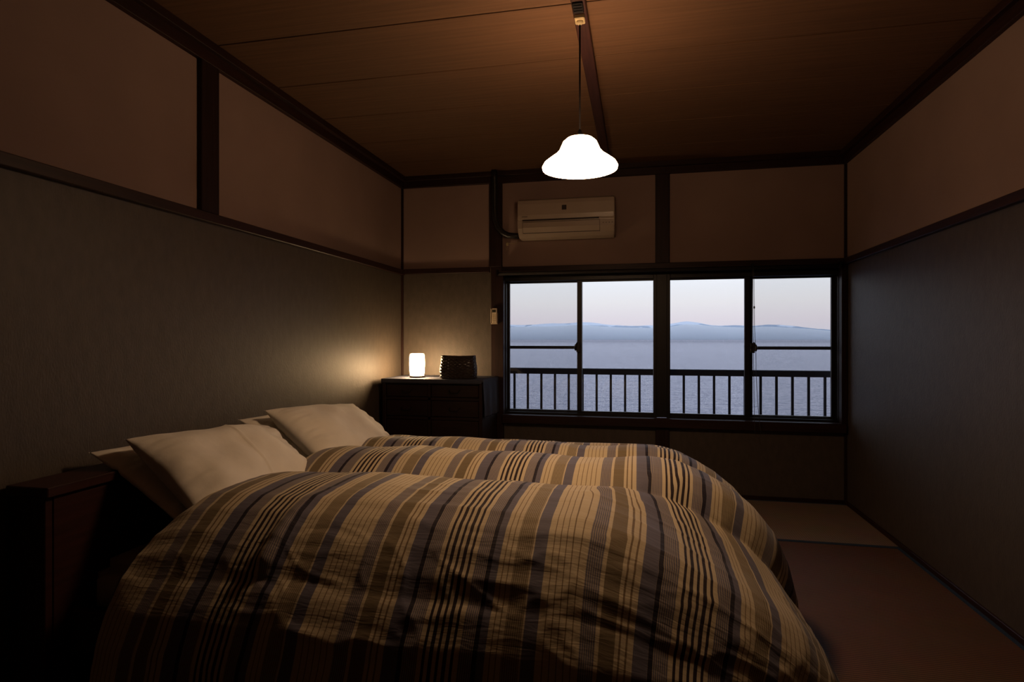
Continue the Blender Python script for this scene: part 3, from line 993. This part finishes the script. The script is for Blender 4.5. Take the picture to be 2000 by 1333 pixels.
for k in range(4):
    xx = -.258 + k * .022
    box(bm, xx, xx + (.006 if k < 2 else .008), 4.5398, 4.5412, 2.104, 2.109)
obj('indicator_marks', bm, ac_mark, ac)
bm = bmesh.new()
box(bm, -.571, -.536, 4.5288, 4.5302, 2.216, 2.252, .001)
box(bm, -.558, -.554, 4.5282, 4.5290, 2.222, 2.246, mi=1)
box(bm, -.549, -.546, 4.5282, 4.5290, 2.222, 2.246, mi=1)
box(bm, -.566, -.541, 4.5282, 4.5290, 2.236, 2.239, mi=1)
obj('emblem', bm, [ac_dark, ac_mark], ac)
bm = bmesh.new()
for k, (w) in enumerate((.007, .007, .008, .007, .007)):
    xx = -.886 + k * .0092
    box(bm, xx, xx + w, 4.5302, 4.5318, 2.170, 2.1745)
obj('maker_mark', bm, ac_mark, ac)
bm = bmesh.new()
tube(bm, [(-.90, 4.70, 2.052), (-.98, 4.690, 2.056), (-1.03, 4.685, 2.062), (-1.075, 4.682, 2.085), (-1.112, 4.68, 2.13), (-1.134, 4.68, 2.19), (-1.142, 4.68, 2.27), (-1.142, 4.68, 2.48), (-1.142, 4.668, 2.535), (-1.142, 4.665, 2.592)], .024, 14)
o = obj('pipe_sleeve', bm, duct_m, ac); o['label'] = 'black sleeved refrigerant pipe curving up the post'

# wire clip under the AC
wc = tag(empty('wire_clip', (-1.05, YF, 2.0)), 'small pale cable clip with a loose wire below the air conditioner pipe', 'clip')
boxo('clip', (-1.062, -1.040, YF - .010, YF, 1.985, 2.012), ivory, wc, .003)
bm = bmesh.new()
tube(bm, [(-1.045, YF - .006, 2.006), (-1.02, YF - .010, 2.004), (-.99, YF - .012, 2.000), (-.968, YF - .010, 2.008), (-.958, YF - .006, 2.03)], .0016, 6)
tube(bm, [(-1.056, YF - .006, 1.99), (-1.062, YF - .008, 1.97), (-1.055, YF - .010, 1.95), (-1.045, YF - .008, 1.955)], .0016, 6)
obj('wire', bm, ivory, wc)

# remote control in its holder on the post
rc = tag(empty('remote_control', (-1.152, 4.715, 1.335)), 'cream remote control in a holder on the post beside the window', 'remote control')
rx0, rx1 = -1.172, -1.126
bm = bmesh.new()
box(bm, rx0 - .006, rx1 + .002, 4.712, 4.719, 1.345, 1.43, .001)
box(bm, rx0 - .008, rx0 - .002, 4.694, 4.719, 1.345, 1.465, .001)
box(bm, rx0 - .006, rx1 + .002, 4.692, 4.719, 1.338, 1.346, .001)
obj('holder', bm, remote_m, rc)
bm = bmesh.new(); box(bm, rx0 + .003, rx1, 4.693, 4.711, 1.346, 1.470, .004)
rb = obj('body', bm, remote_m, rc)
boxo('display', (rx0 + .006, rx1 - .010, 4.6918, 4.6935, 1.434, 1.456), lead_m, rb)
for zz in (1.412, 1.398, 1.384, 1.366):
    for xx in (rx0 + .010, rx0 + .024):
        boxo('button', (xx, xx + .009, 4.6912, 4.6935, zz - .004, zz + .004), ivory, rb, .001)

# rolled-up blind with looped pull cords
rbk = tag(empty('roller_blind', (.2, 4.69, 1.70)), 'rolled-up dark blind across the top of the window with hanging pull cords', 'blind')
bm = bmesh.new()
tube(bm, [(-1.12, 4.682, 1.748), (1.44, 4.682, 1.748)], .013, 14)
obj('rolled_fabric', bm, pbr('dark_blind_fabric', (.020, .016, .016), rough=.8, var=.2, scale=(8, 90, 90)), rbk)
boxo('head_rail', (-1.125, 1.445, 4.665, 4.705, 1.761, 1.768), wood_dark, rbk, .001)
for x in (-1.118, .842, 1.438):
    boxo('bracket', (x - .007, x + .007, 4.660, 4.706, 1.735, 1.780), iron_m, rbk, .002)
bm = bmesh.new()
c1 = [(.846, 4.655, 1.755), (.848, 4.652, 1.50), (.851, 4.652, 1.30), (.860, 4.652, 1.10), (.862, 4.650, .95), (.872, 4.648, .75), (.884, 4.646, .60), (.893, 4.646, .54), (.890, 4.646, .50), (.876, 4.646, .478), (.862, 4.646, .492), (.852, 4.646, .53), (.848, 4.648, .70), (.844, 4.652, 1.00), (.840, 4.654, 1.40), (.838, 4.655, 1.755)]
# resample smoothly
def catmull(p, n=6):
    p = [Vector(q) for q in p]
    out = []
    for i in range(len(p) - 1):
        a, b, c, d = p[max(i - 1, 0)], p[i], p[i + 1], p[min(i + 2, len(p) - 1)]
        for k in range(n):
            t = k / n
            out.append(.5 * ((2 * b) + (c - a) * t + (2 * a - 5 * b + 4 * c - d) * t * t + (3 * b - a - 3 * c + d) * t ** 3))
    out.append(p[-1])
    return out
tube(bm, catmull(c1), .0018, 6)
lathe(bm, [(0, 1.440), (.005, 1.443), (.006, 1.452), (.004, 1.460), (0, 1.461)], .8485, 4.652, 10)
obj('pull_cord', bm, cordw, rbk)
